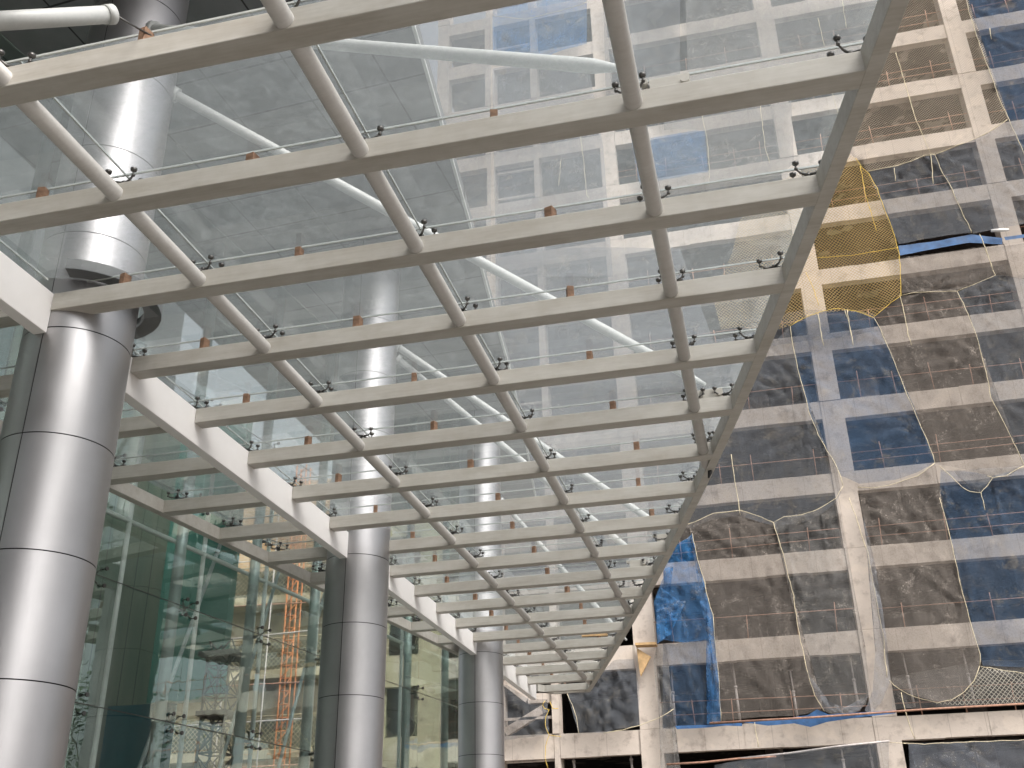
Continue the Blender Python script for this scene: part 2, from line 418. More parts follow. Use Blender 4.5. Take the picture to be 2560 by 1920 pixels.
# spider fittings: hub on the rib, four arms, four capped bolts under the glass corners
def spider_mesh():
    mb = MB()
    mb.tube([(0, 0, 0), (0, 0, .055)], [.028, .022], 10); mb.tube([(0, 0, .05), (0, 0, .075)], .03, 10)
    for sx in (-1, 1):
        for sy in (-1, 1):
            ex, ey = sx*.115, sy*.085
            mb.tube([(sx*.015, sy*.012, .062), (ex*.6, ey*.6, .055), (ex, ey, .078)], [.013, .011, .009], 8)
            mb.tube([(ex, ey, .070), (ex, ey, .088)], .016, 8); mb.tube([(ex, ey, .088), (ex, ey, .118)], .008, 8)
            mb.tube([(ex, ey, .116), (ex, ey, .128), (ex, ey, .148)], [.014, .028, .031], 12)
    return mb
sm = spider_mesh(); s0 = None
for i, x in enumerate([XM-.075]+PX+['edge']):
    for k, y in enumerate(yr):
        xx = xe(y)-.20 if x == 'edge' else x
        if x != 'edge' and xe(y) < x+.25: continue
        if i == 0 and any(abs(y+.1-cy) < .75 for cx, cy in COLS): continue
        if s0 is None:
            s0 = sm.build('spider_fitting', 'steel', can); s0.matrix_parent_inverse = Matrix(); s0.location = (0, 0, 0)
            o = s0
        else:
            o = s0.copy(); COL.objects.link(o)
        o.location = Vector((xx, y+.1+random.uniform(-.01, .01), ZT+.004)) - can.location
        o.rotation_euler = (random.uniform(-.05, .05), random.uniform(-.05, .05), random.uniform(-.4, .4))
for k, y in enumerate(yr):
    if xi(y) < XM-.6:
        o = s0.copy(); COL.objects.link(o); o.location = Vector((xi(y)+.14, y+.1, ZT+.004)) - can.location
# brackets that take the struts
def bracket(x, y):
    mb = MB()
    mb.box(x-.16, x+.16, y-.015, y+.015, ZT, ZT+.16); mb.tube([(x-.2, y-.04, ZT+.13), (x-.2, y+.04, ZT+.13)], .03, 10)
    mb.tube([(x+.12, y-.05, ZT+.08), (x+.12, y+.05, ZT+.08)], .035, 10)
    mb.build('strut_bracket', 'rib', can)
for x, y in ((-.17, 6.5), (-.25, 12.41), (-2.15, 19.79), (-1.45, 18.3)): bracket(x, y)

# ------------------------------------------------------------------ wooden blocks lying on the ribs under the glass
grp = 'wooden spacer blocks on the canopy ribs'
bayname = {1: 'just right of the white beam', 2: 'between the left and middle pipes', 3: 'between the middle and right pipes'}
proto = None
for k, y in enumerate(yr):
    for j, xm in ((1, -5.95), (2, -3.9), (3, -1.48)):
        xx = xm + random.uniform(-.12, .12)
        if k == 1 and j == 3: xx = -1.63
        if k == 0 and j == 3: continue
        if xx > xe(y)-.5: continue
        if any(abs(y+.1-cy) < .6 and xx < cx+.75 for cx, cy in COLS): xx += .25
        if (k, j) in ((16, 2), (17, 2)): continue
        if proto is None:
            proto = MB().box(-.035, .035, -.045, .045, 0, .148).build('wooden_block', 'wood'); bevel(proto, .004); o = proto
        else:
            o = proto.copy(); COL.objects.link(o)
        o.location = (xx, y+.10+random.uniform(-.03, .03), ZT+.002); o.rotation_euler = (0, 0, random.uniform(-.35, .35))
        o.scale = (random.uniform(.85, 1.2), random.uniform(.8, 1.2), 1)
        nm = 'nearest' if k == 0 else ORD[k]
        tag(o, f'small brown wooden block on the {nm} rib, {bayname[j]}', 'wooden block', grp)

# ------------------------------------------------------------------ columns
def column(x, y, label, ztop=11.75):
    c = thing('metal_column', label, 'column', (x, y, GZ), 'round metal clad columns')
    MB().tube([(x, y, GZ), (x, y, ztop)], .536, 48, False).build('core', 'dark', c)
    z = 5.31
    zs = [z-1.175*i for i in range(6, 0, -1)] + [z+1.175*i for i in range(0, 6)]
    zs = [max(GZ, q) for q in zs] + [ztop]
    for a, b in zip(zs[:-1], zs[1:]):
        if b-a < .05: continue
        for h in (0, 1):
            n = 40; V = []; g_ = .006/.55
            ang = [-math.pi/2 + h*math.pi + g_ + (math.pi-2*g_)*i/n for i in range(n+1)]
            for q in ang:
                for zz in (a+.006, b-.006): V.append((x+.55*math.cos(q), y+.55*math.sin(q), zz))
            Fs = [(2*i, 2*i+2, 2*i+3, 2*i+1) for i in range(n)]
            mb = MB().add(V, Fs, True)
            W = [(x+(p[0]-x)*k_, y+(p[1]-y)*k_, p[2]) for p in V for k_ in (1, .992)]      # returned edges, own vertices
            E_ = [(4*i, 4*i+1, 4*i+5, 4*i+4) for i in range(n)] + [(4*i+6, 4*i+7, 4*i+3, 4*i+2) for i in range(n)] + [(0, 2, 3, 1), (4*n, 4*n+1, 4*n+3, 4*n+2)]
            mb.add(W, E_).build('cladding_panel', 'alu', c)
    return c
column(*COLS[0], 'large silver metal column nearest the camera, at the left edge of the photo')
column(*COLS[1], 'second silver metal column, in the lower middle, carrying the white beam')
column(*COLS[2], 'third and farthest silver metal column, just left of the canopy tip')

# ------------------------------------------------------------------ struts above the glass
def strut(a, b, label, r=.064):
    a = Vector(a); b = Vector(b); d = (b-a).normalized()
    t_ = thing('support_strut', label, 'strut', a, 'round white struts from the columns to the canopy edge')
    MB().tube([a, a+d*.12, b-d*.35, b-d*.12, b], [r, r, r, r*.55, r*.4], 20).build('tube', 'strut', t_)
    mb = MB(); mb.tube([a-d*.02, a+d*.06], r*1.5, 20); mb.build('end_plate', 'strut', t_)
strut((-6.30, 8.75, 9.05), (-.3, 12.4, 5.93), 'long white strut from the nearest column down to the right pipe')
strut((-6.30, 8.15, 9.55), (-.50, 6.45, 5.98), 'white strut crossing the top of the photo under the upper left sky glass')
strut((-6.20, 16.85, 9.40), (-2.15, 19.8, 5.93), 'lower of two parallel white struts from the second column')
strut((-6.18, 16.75, 9.62), (-1.45, 18.3, 5.93), 'upper of two parallel white struts from the second column')
strut((-6.25, 25.2, 9.4), (-3.4, 27.2, 5.93), 'far white strut from the third column to the canopy edge')
t_ = thing('support_pipe', 'short thick white pipe ending above the first rib, top left corner', 'pipe', (-4.5, 5.2, 6.4))
pe = ray(278, 36)*(8.25/ray(278, 36).length); ps = ray(-160, 62)*(7.6/ray(-160, 62).length)
MB().tube([ps, pe], .062, 20).build('tube', 'strut', t_)
dd = (pe-ps).normalized(); MB().tube([pe-dd*.05, pe+dd*.015], .07, 20).build('end_cap', 'strut', t_)
MB().tube([pe+dd*.02, Vector((pe.x+.03, 5.03, ZT+.12))], .008, 8).build('hanger_rod', 'steel', t_)

# ------------------------------------------------------------------ soffit roof of the office building
off = thing('office_building', 'grey panelled roof overhang of the office building above the columns', 'building', (-14, 10, 11.8))
edge = [(-3.2, -8), (-3.35, 2), (-4.0, 10.93), (-4.26, 13.34), (-4.56, 16.0), (-4.97, 19.4), (-5.33, 22.6), (-5.95, 27), (-6.9, 33)]
poly = edge + [(-11.6, 33), (-11.6, -8)]
n = len(poly)
V = [(x, y, 11.8) for x, y in poly] + [(x, y, 12.3) for x, y in poly]
MB().add(V, [tuple(reversed(range(n))), tuple(range(n, 2*n))] + [(i, (i+1) % n, (i+1) % n+n, i+n) for i in range(n)]).build('soffit', 'soffit', off)
mb = MB()
for (a, b) in zip(edge[:-1], edge[1:]):
    mb.bar((a[0]+.03, a[1], 11.80), (b[0]+.03, b[1], 11.80), .05, .06)
mb.build('drip_edge', 'frame', off)
# building mass over the overhang, set back
MB().box(-28, -15.0, -8, 23, 11.8, 24).build('upper_storeys', simple('dark_cladding', (.10, .11, .115), .4), off)

# ------------------------------------------------------------------ glass curtain wall
def xw(y, o=0.0): return -9.45-o + .126*(y-14.08)
cw = thing('glass_curtain_wall', 'tall green tinted glass wall on spider fittings and grey posts, behind the columns', 'glass wall', (xw(14), 14, GZ))
WD = Vector((.126, 1, 0)).normalized(); WN = Vector((1, -.126, 0)).normalized()
pys = [15.54+2.22*i for i in range(-7, 7)]
zrow = [-1.6, -1.12, .73, 2.57, 4.42, 6.27, 8.12, 9.97, 11.78]
for i in range(len(pys)-1):
    for a, b in zip(zrow[:-1], zrow[1:]):
        y0, y1 = pys[i]+.006, pys[i+1]-.006; z0, z1 = a+.006, b-.006
        c = Vector(((xw(y0)+xw(y1))/2, (y0+y1)/2, (z0+z1)/2))
        til = Vector((0, 0, random.uniform(-.004, .004)))
        L = (Vector((xw(y1), y1, 0))-Vector((xw(y0), y0, 0))).length/2
        wn = (WN+til+WD*random.uniform(-.006, .006)).normalized()
        wd = (WD - wn*WD.dot(wn)).normalized(); wu = wn.cross(wd)
        if wu.z < 0: wu = -wu
        # only the outer sheet surface is needed twice: a thin slab
        MB().obox(c, wd*L, wn*.006, wu*(z1-z0)/2).build('glass_pane', 'wallglass', cw)
def wallspider(y, z):
    mb = MB(); o = Vector((xw(y), y, z))
    mb.tube([o-WN*.22, o-WN*.08], .03, 10)
    for a in (-1, 1):
        for b in (-1, 1):
            e = o + WD*(.13*a) + Vector((0, 0, .13*b)) + WN*.05
            e0 = e - WN*.10
            mb.tube([o-WN*.1, (o-WN*.1+e0)/2, e0], [.018, .014, .012], 8); mb.tube([e0, e], .01, 8); mb.tube([e-WN*.015, e+WN*.012], .032, 12)
    mb.build('spider_fitting', 'steel', cw)
for i, y in enumerate(pys):
    p = Vector((xw(y, .30), y, 0))
    MB().tube([(p.x, p.y, GZ), (p.x, p.y, 11.78)], .098, 20).build('post', 'post', cw)
    for z in zrow[2:-2]: wallspider(y, z)
for z in zrow[2:-2]:
    MB().tube([(xw(pys[0])+.02, pys[0], z), (xw(pys[-1])+.02, pys[-1], z)], .008, 6).build('cable', 'steel', cw)
# inner frame of white tubes
lf = thing('lobby_frame', 'frame of thin white tubes with one long rail standing inside the glass wall', 'tube frame', (xw(16, 1.6), 16, GZ))
vy = [2.6+2.2*i for i in range(12)]
MB().tube([(xw(1, 1.6), 1, 6.2), (xw(27.5, 1.6), 27.5, 6.2)], .045, 12).build('rail', 'frame', lf)
MB().tube([(xw(1, 1.6), 1, 1.4), (xw(27.5, 1.6), 27.5, 1.4)], .03, 12).build('rail', 'mast', lf)
for y in vy:
    MB().tube([(xw(y, 1.6), y, GZ), (xw(y, 1.6), y, 8.6)], .045, 12).build('upright', 'frame', lf)
for (ya, za, yb, zb) in ((16.2, -1.5, 19.5, 8.0), (18.5, -1.5, 21.4, 7.0), (20.5, -1.5, 23.8, 8), (13.2, -1.5, 14.9, 6)):
    MB().tube([(xw(ya, 2.0), ya, za), (xw(yb, 2.0), yb, zb)], .04, 10).build('diagonal_brace', 'post', lf)

# lobby back wall of dark green ribbed panels
def m_green():
    t = NT('green_ribbed_wall'); o = t.obj()
    s = t.n('ShaderNodeSeparateXYZ', {0: o}).outputs
    fr = t.math('FRACT', t.math('DIVIDE', s[1], .62)); l = t.math('LESS_THAN', fr, .05)
    n = t.noise(t.map(o, (1, 1, .2)), 1.1, 5, .6)
    c = t.mix(t.ramp(n, .35, .65), (.085, .12, .095), (.16, .17, .135)); c = t.mix(l, c, (.012, .02, .016))
    return t.surf(t.bsdf(c, .5))
bw = thing('lobby_back_wall', 'dark green ribbed wall seen deep inside through the left glass', 'wall', (-14.5, 12, GZ))
MB().box(-14.8, -14.5, -2, 22.9, GZ, 11.7).build('ribbed_wall', m_green(), bw)
MB().box(-14.6, -12.6, 22.9, 23.2, 4.3, 11.7).build('teal_bulkhead', simple('teal_panel', (.05, .17, .14), .4, 0, .1, 1), bw)
MB().box(-14.6, -12.9, 21.4, 21.6, 1.2, 4.0).build('blue_panel', simple('dark_blue_panel', (.03, .09, .11), .4), bw)
MB().box(-14.6, -12.5, 20.2, 20.4, GZ, 1.9).build('grey_panel', simple('pale_grey_panel', (.22, .26, .25), .5), bw)
# black lattice mast
lm = thing('lattice_mast', 'black lattice scaffold mast standing inside the lobby', 'scaffold', (-11.6, 20.8, GZ))
mb = MB(); mx, my, s_ = -11.5, 21.0, .27
for a in (-s_, s_):
    for b in (-s_, s_): mb.tube([(mx+a, my+b, GZ), (mx+a, my+b, 4.95)], .03, 8)
mb.build('legs', 'mast', lm)
mb = MB(); z = GZ+.2; fl = 1
while z < 4.8:
    for (a, b, c, d) in ((-1, -1, 1, -1), (1, -1, 1, 1), (1, 1, -1, 1), (-1, 1, -1, -1)):
        mb.tube([(mx+a*s_, my+b*s_, z), (mx+c*s_, my+d*s_, z)], .018, 6)
        mb.tube([(mx+a*s_, my+b*s_, z), (mx+c*s_, my+d*s_, z+.55)], .016, 6)
        mb.tube([(mx+c*s_, my+d*s_, z), (mx+a*s_, my+b*s_, z+.55)], .016, 6)
    z += .6
mb.build('lattice', 'mast', lm)
MB().box(mx-.42, mx+.42, my-.42, my+.42, 4.8, 4.9).build('platform', 'mast', lm)
MB().box(mx-.36, mx+.36, my-.36, my+.36, 3.55, 3.65).build('platform', 'mast', lm)

# ------------------------------------------------------------------ tower under construction
TY = 40.0
FL = [5.43+3.085*k for k in range(-2, 13)]
TX0, TX1 = -13.0, 18.6
tw = thing('unfinished_tower', 'tall unfinished concrete tower with bare floor beams and columns, filling the right side', 'building', (4, TY, GZ))
cols = [(-13.0, -12.4), (-10.4, -9.94), (-8.0, -7.72), (-4.72, -3.93), (3.5, 4.33), (11.82, 12.6), (17.8, 18.6)]
def rbox(mb, x0, x1, y0, y1, z0, z1, j=.012, step=1.4):
    # box with a slightly uneven front made of formwork lengths
    n = max(1, int((x1-x0)/step)); xs = [x0+(x1-x0)*i/n for i in range(n+1)]
    for a, b in zip(xs[:-1], xs[1:]):
        mb.box(a, b, y0+random.uniform(-j, j), y1, z0+random.uniform(-j, j)*1.2, z1+random.uniform(-j, j)*1.2)
for k, z in enumerate(FL):
    h = .80 if k > 3 else .84
    for a, b in zip(cols[:-1], cols[1:]):
        mb = MB(); rbox(mb, a[1]-.02, b[0]+.02, TY+random.uniform(-.02, .02), TY+.38, z-h+random.uniform(-.04, .04), z+random.uniform(-.02, .02))
        mb.build('floor_beam', 'conc', tw)
    MB().box(TX0, TX1, TY+.2, TY+11, z-.22, z-.03).build('floor_slab', 'conc_shade', tw)
for i, (a, b) in enumerate(cols):
    mb = MB(); z = GZ
    levels = [GZ] + [q for q in FL] + [FL[-1]+3]
    for q0, q1 in zip(levels[:-1], levels[1:]):
        if q1-q0 < .1: continue
        j = random.uniform(-.035, .035); k2 = random.uniform(-.035, .035)
        mb.box(a+j, b+k2, TY-.03+random.uniform(-.02, .03), TY+.7, q0, q1-.012)
    mb.build('column', 'conc', tw)
for x in (-9, -4.3, 0, 4, 8, 12.2, 17):
    MB().box(x-.35, x+.35, TY+5.5, TY+6.2, GZ, FL[-1]+2).build('inner_column', 'conc_shade', tw)
MB().box(TX0, TX1, TY+10.5, TY+10.9, GZ, FL[-1]).build('rear_wall', simple('shaded_interior', (.045, .038, .034), .9, 0, .3, .5), tw)  # shade of the deep interior painted as a near-black wall
# interior partition pieces seen through the nets
for i in range(46):
    k = random.randrange(0, 14); x = random.uniform(-12, 16); wdt = random.uniform(.6, 3.2); y = TY+random.uniform(2, 9)
    MB().box(x, x+wdt, y, y+.2, FL[k], FL[k]+random.uniform(1.2, 2.2)).build('partition_wall', 'conc_shade', tw)
# guard rails of rusty rebar on every floor, bay by bay
for k, z in enumerate(FL):
    if k < 1 or k > 12: continue
    for (a, b) in zip(cols[3:-1], cols[4:]):
        if random.random() < .08: continue
        mb = MB(); n = random.choice((3, 4, 5)); y = TY+.12
        for hgt in ((.42, .85) if random.random() < .7 else (.8,)):
            z0 = z+hgt+random.uniform(-.08, .08); z1 = z+hgt+random.uniform(-.08, .08)
            mb.tube([(a[1], y, z0), (b[0], y, z1)], .018, 6)
        for i in range(n):
            x = a[1] + (b[0]-a[1])*(i+.5+random.uniform(-.2, .2))/n; t2 = random.uniform(-.06, .06)
            mb.tube([(x, y-.02, z-.02), (x+t2, y-.02, z+random.uniform(.85, 1.25))], .02, 6)
        mb.build('guard_rail', 'rust', tw)
# lift shaft ladder between the two narrow left columns
z = GZ
while z < 44:
    if random.random() < .6: MB().box(-9.9, -8.02, TY+.15, TY+.25, z, z+.10).build('shaft_rung', 'conc', tw)
    z += random.choice((1.0, 1.54))
# solid infill left part with window openings, lower left
def wallwin(mb, x0, x1, z0, z1, wins, y0, y1):
    xs = sorted({x0, x1, *[w_[0] for w_ in wins], *[w_[1] for w_ in wins]}); zs = sorted({z0, z1, *[w_[2] for w_ in wins], *[w_[3] for w_ in wins]})
    for a, b in zip(xs[:-1], xs[1:]):
        for c, d in zip(zs[:-1], zs[1:]):
            cx, cz = (a+b)/2, (c+d)/2
            if any(w_[0] < cx < w_[1] and w_[2] < cz < w_[3] for w_ in wins): continue
            mb.box(a, b, y0, y1, c, d)
wins = [(-14.75, -13.33, 5.6, 7.5), (-14.72, -13.35, 8.74, 10.6), (-14.75, -13.35, 2.5, 4.4), (-14.75, -13.35, 11.9, 13.7)]
mb = MB(); wallwin(mb, -17.0, -12.42, GZ, 16, wins, TY-.12, TY+.2)
core = thing('concrete_core', 'pale yellow concrete stair core with dark window openings between the second and third columns', 'building', (-14.5, TY, GZ))
mb.build('core_wall', 'conc_y', core); MB().box(-17, -12.42, TY+3, TY+3.2, GZ, 16).build('rear_wall', 'conc_shade', core)
# stair flight right of the third column
mb = MB()
a = at_y(1262, 1702, TY+.25); b = at_y(1322, 1748, TY+.25); c = at_y(1398, 1744, TY+.25)
mb.bar(a, b, .3, .34); mb.bar(b, c, .3, .36)
a2 = at_y(1265, 1832, TY+.3); b2 = at_y(1362, 1772, TY+.3); mb.bar(a2, b2, .3, .30)
mb.build('stair_flight', 'conc', tw)

# brick building left of the core, seen through the lobby
def m_brick():
    t = NT('yellow_brick'); o = t.obj(); v = t.map(o, (1, 1, 1), (R(90), 0, 0))
    br = t.n('ShaderNodeTexBrick', {'Vector': v, 'Color1': (.55, .33, .17, 1), 'Color2': (.45, .28, .15, 1), 'Mortar': (.5, .42, .32, 1), 'Scale': 1.0, 'Mortar Size': .012, 'Brick Width': .36, 'Row Height': .14}).outputs[0]
    c = t.mix(t.ramp(t.noise(o, 1.5, 5), .4, .7, 0, .5), br, (.6, .45, .28))
    return t.surf(t.bsdf(c, .9))
bb = thing('brick_building', 'half built orange brick and pale block building seen through the lobby glass', 'building', (-20, TY+1, GZ))
MB().box(-26, -17.02, TY+.6, TY+1.4, 12.2, 17).build('brick_wall', m_brick(), bb)
MB().box(-26, -17.02, TY+.6, TY+1.4, GZ, 12.2).build('block_wall', 'conc_y', bb)
for z in (11.4, 8.3, 5.2, 2.1): MB().box(-26, -17.02, TY-.5, TY+.6, z-.2, z+.12).build('ledge', 'conc_y', bb)
def mesh_panel(x0, x1, z0, z1, y, par, mat='rust'):
    mb = MB(); c = .2
    for s in (1, -1):
        d = -(z1-z0)
        while x0 + d < x1:
            pts = []
            xa, xb = x0+d, x0+d+(z1-z0)
            za, zb = (z0, z1) if s == 1 else (z1, z0)
            # clip
            t0 = max(0, (x0-xa)/(xb-xa)); t1 = min(1, (x1-xa)/(xb-xa))
            if t1 > t0: mb.tube([(xa+(xb-xa)*t0, y, za+(zb-za)*t0), (xa+(xb-xa)*t1, y, za+(zb-za)*t1)], .009, 4, False)
            d += c
    mb.tube([(x0, y, z0), (x1, y, z0)], .03, 6); mb.tube([(x0, y, z1), (x1, y, z1)], .03, 6)
    return mb.build('mesh_guard', mat, par)
M['fence'] = simple('weathered_mesh', (.40, .34, .22), .8, 0, .3, 3)
M['black'] = simple('shade_cloth', (.10, .10, .07), .9, 0, .4, 3)
for z in (11.5, 8.42, 5.32, 2.22):
    MB().box(-24.5, -17.1, TY-.02, TY+.0, z, z+1.25).build('shade_cloth', 'black', bb)
    mesh_panel(-24.5, -17.1, z, z+1.3, TY-.45, bb, 'fence')
hm = thing('hoist_mast', 'orange lattice hoist mast in front of the brick building', 'hoist mast', (-18.5, TY-1, GZ))
mb = MB()
for a in (-.22, .22):
    for b in (-.22, .22): mb.tube([(-18.5+a, TY-1+b, GZ), (-18.5+a, TY-1+b, 17)], .035, 8)
mb.build('legs', 'orange', hm)
mb = MB(); z = GZ
while z < 16.8:
    mb.tube([(-18.72, TY-1.22, z), (-18.28, TY-1.22, z+.5)], .022, 6); mb.tube([(-18.28, TY-1.22, z), (-18.72, TY-1.22, z)], .022, 6)
    z += .5
mb.build('lattice', 'orange', hm)
for i, z in enumerate((12.9, 11.0, 9.6, 7.7, 6.4, 4.6, 3.3)):
    o = MB().tube([(-25, TY-1.25, z+random.uniform(-.1, .1)), (-17.2, TY-1.25, z+random.uniform(-.15, .15))], .028, 6).build('scaffold_ledger', 'rust' if i % 2 else 'prop')
    tag(o, ('topmost' if i == 0 else ORD[i]) + ' level scaffold tube across the brick building' + ('' if i == 0 else ', counted from the top'), 'scaffold tube', 'scaffold tubes')
for i, (x, nm) in enumerate(((-21.2, 'leftmost'), (-20.1, 'second'), (-19.4, 'third'), (-17.6, 'rightmost'))):
    MB().tube([(x, TY-1.3, GZ), (x+.05, TY-1.3, 15)], .03, 8).build('scaffold_pole', 'prop', None) and tag(COL.objects[-1], f'{nm} upright steel scaffold pole in front of the brick building', 'scaffold pole', 'scaffold poles')

# ------------------------------------------------------------------ steel props in the lower floors
def Z(n, x, y):
    ox, oy = {1: (0, 0), 2: (800, 0), 3: (1660, 0), 4: (0, 620), 5: (800, 620), 6: (1660, 620), 7: (0, 1245), 8: (800, 1245), 9: (1660, 1245)}[n]
    return (ox+x/2.458, oy+y/2.458)
props = [((9, 1833, 930), (9, 1912, 1272), 'right of the main column, under the slack hanging net'), ((9, 1462, 945), (9, 1540, 1285), 'right beside the main column on the lowest netted floor'),
         ((9, 1140, 960), (9, 1200, 1310), 'left beside the main column on the lowest netted floor'), ((9, 775, 1060), (9, 820, 1350), 'faint behind grey net in the middle of the lowest netted floor'),
         ((9, 418, 990), (9, 468, 1372), 'second from the left on the lowest netted floor'), ((9, 42, 1030), (9, 70, 1400), 'behind the bright blue net at its left end'),
         ((8, 1552, 1545), (8, 1568, 1700), 'in the dark opening at the bottom, left one'), ((8, 1905, 1525), (8, 1922, 1700), 'in the dark opening at the bottom, right one'),
         ((9, 1088, 1535), (9, 1115, 1700), 'below the deep beam near the bottom right, left one'), ((9, 1258, 1515), (9, 1292, 1700), 'below the deep beam near the bottom right, right one')]
for a, b, w_ in props:
    pa = at_y(*Z(*a), TY+.5); pb = at_y(*Z(*b), TY+.5)
    o = thing('steel_prop', 'upright grey steel prop ' + w_, 'prop', pb, 'steel props in the tower openings')
    mid = pa.lerp(pb, .45)
    MB().tube([pa, mid], .035, 10).build('inner_tube', 'prop', o); mb = MB(); mb.tube([mid, pb], .048, 10); mb.tube([mid+Vector((0, 0, .03)), mid-Vector((0, 0, .06))], .065, 10)
    mb.build('outer_tube', 'prop', o); MB().obox(pa, Vector((.09, 0, 0)), Vector((0, .09, 0)), Vector((0, 0, .008))).build('head_plate', 'prop', o)

# ------------------------------------------------------------------ nets on the tower
def sheet(name, pts, mat, y=TY-.45, amp=.10, step=.35, seed=0, parent=None, slack=(0, 0)):
    pleat = name == 'net_sheet' and not mat.startswith('knot')
    if pleat: step *= .42
    P = [at_y(px, py, y) for px, py in pts]
    rr_ = random.Random(seed+100); zt = sorted(P, key=lambda p: -p.z)
    anc = [zt[i] for i in (0, min(2, len(zt)-1), len(zt)//4, len(zt)//3)] + [rr_.choice(P) for _ in range(3)]
    bm = bmesh.new(); vs_ = [bm.verts.new((p.x, 0, p.z)) for p in P]
    f = bm.faces.new(vs_); bmesh.ops.triangulate(bm, faces=[f], ngon_method='EAR_CLIP')
    x0, x1 = min(p.x for p in P), max(p.x for p in P); z0, z1 = min(p.z for p in P), max(p.z for p in P)
    for ax, a, b in ((0, x0, x1), (2, z0, z1)):
        c = a+step
        while c < b-.02:
            co = Vector((0, 0, 0)); co[ax] = c; no = Vector((0, 0, 0)); no[ax] = 1
            bmesh.ops.bisect_plane(bm, geom=bm.verts[:]+bm.edges[:]+bm.faces[:], plane_co=co, plane_no=no)
            c += step
    cx, cz = (x0+x1)/2, (z0+z1)/2
    for v in bm.verts:
        x, z = v.co.x, v.co.z
        # folds fan out below the tie points
        s = noise.noise(Vector((x*.4+seed, z*.16, seed))) * 1.3 + noise.noise(Vector((x*1.6+.5*z+seed, z*.12, 5+seed)))*.4 + abs(noise.noise(Vector((x*3.1+.9*z, z*.12, 9+seed))))*.3
        bul = 1-min(1, ((x-cx)/(x1-x0+1e-3)*2)**2)
        fan = 0.0
        if pleat:
            for ai, ap in enumerate(anc):
                dx, dz = x-ap.x, z-ap.z; d_ = math.hypot(dx, dz)+1e-4; th = math.atan2(dz, dx)
                fan += math.exp(-d_/2.0)*min(1, d_/.5)*(abs(noise.noise(Vector((th*6.0, seed+ai*3.1, d_*.04))))*2-.35)
        v.co.y = y - amp*.9*s - .15*fan - slack[0]*bul*(1-(z-z0)/(z1-z0+1e-3))
    for fc in bm.faces: fc.smooth = True
    bmesh.ops.recalc_face_normals(bm, faces=bm.faces[:])
    me = bpy.data.meshes.new(name); bm.to_mesh(me); bm.free(); me.materials.append(M[mat])
    o = bpy.data.objects.new(name, me); COL.objects.link(o)
    if parent is not None: o.parent = parent; o.matrix_parent_inverse = Matrix.Translation(-wloc(parent))
    return o
def rope(pts, parent, mat='rope', y=TY-.6, r=.0115, name='rope'):
    P = [at_y(px, py, y) for px, py in pts]; Q = []
    for a, b in zip(P[:-1], P[1:]):
        n_ = max(2, int((b-a).length/.22))
        for i in range(n_):
            q = a.lerp(b, i/n_); Q.append(q + Vector((random.uniform(-.016, .016), random.uniform(-.01, .01), random.uniform(-.014, .014))))
    Q.append(P[-1])
    return MB().tube(Q, [r*random.uniform(.8, 1.35) for _ in Q], 6).build(name, mat, parent)
def zl(n, *p): return [Z(n, a, b) for a, b in p]

R1 = zl(9, (175, 220), (205, 380), (240, 480), (270, 620), (300, 720), (312, 870), (325, 1000), (340, 1180), (350, 1370))
R2 = zl(9, (672, 150), (705, 260), (735, 345), (765, 480), (795, 600), (830, 840), (862, 970), (885, 1090), (925, 1210), (985, 1310))
R3 = zl(6, (775, 480), (800, 640), (830, 780), (870, 920), (900, 1040), (950, 1150), (1000, 1245), (1055, 1330), (1085, 1400), (1100, 1460))
H1 = zl(6, (1100, 1460), (1060, 1535), (960, 1600), (850, 1640), (740, 1650)) + zl(9, (672, 150))
H1b = zl(9, (672, 150), (590, 115), (465, 75), (390, 85), (305, 92), (225, 132), (150, 160), (-60, 190))
R4 = zl(6, (1290, 425), (1330, 500), (1375, 600), (1440, 760), (1480, 870), (1530, 985), (1575, 1090), (1615, 1180), (1650, 1270), (1665, 1320))
H2 = zl(6, (1665, 1320), (1560, 1400), (1430, 1445), (1290, 1475), (1190, 1470))
R4b = zl(9, (1693, 0), (1730, 130), (1765, 260), (1800, 430), (1835, 580), (1862, 680), (1885, 770), (1920, 880), (1942, 960), (1940, 1030))
H3 = zl(9, (1940, 1030), (1905, 1120), (1850, 1190), (1770, 1240), (1680, 1258), (1590, 1238), (1500, 1205), (1410, 1150), (1385, 1120))
R5 = zl(6, (1970, -10), (2000, 80), (2035, 165), (1940, 210), (1800, 265), (1840, 340), (1880, 430), (1920, 540), (1950, 660), (1985, 790), (2010, 920), (2070, 1040), (2130, 1160), (2180, 1260), (2212, 1340))
R5h = zl(6, (1800, 265), (1640, 268), (1530, 275), (1455, 292))
R6 = zl(3, (1425, 325), (1460, 440), (1500, 580), (1545, 730), (1590, 830), (1635, 940), (1665, 950), (1700, 1040), (1760, 1140), (1820, 1280), (1880, 1400), (1890, 1430))
H6 = zl(3, (1250, 1052), (1340, 1035), (1430, 1018), (1520, 990), (1600, 955), (1665, 950), (1740, 920), (1810, 890), (1890, 862), (2000, 810), (2110, 735))
R7 = zl(3, (1850, -60), (1870, 60), (1915, 200), (1960, 330), (2020, 490), (2060, 610), (2120, 735), (2170, 850), (2215, 950))

def net(label, cat, pts, mat, ropes=(), amp=.08, seed=0, y=TY-.5, rm='rope', slack=(0, 0), name='debris_net', group='debris nets hung on the tower', step=.35):
    P = [at_y(a, b, y) for a, b in pts]; c = sum(P, Vector())/len(P)
    t_ = thing(name, label, cat, c, group)
    sheet('net_sheet', pts, mat, y, amp, step, seed, t_, slack)
    for rp in ropes: rope(rp, t_, rm, y-.22)
    return t_
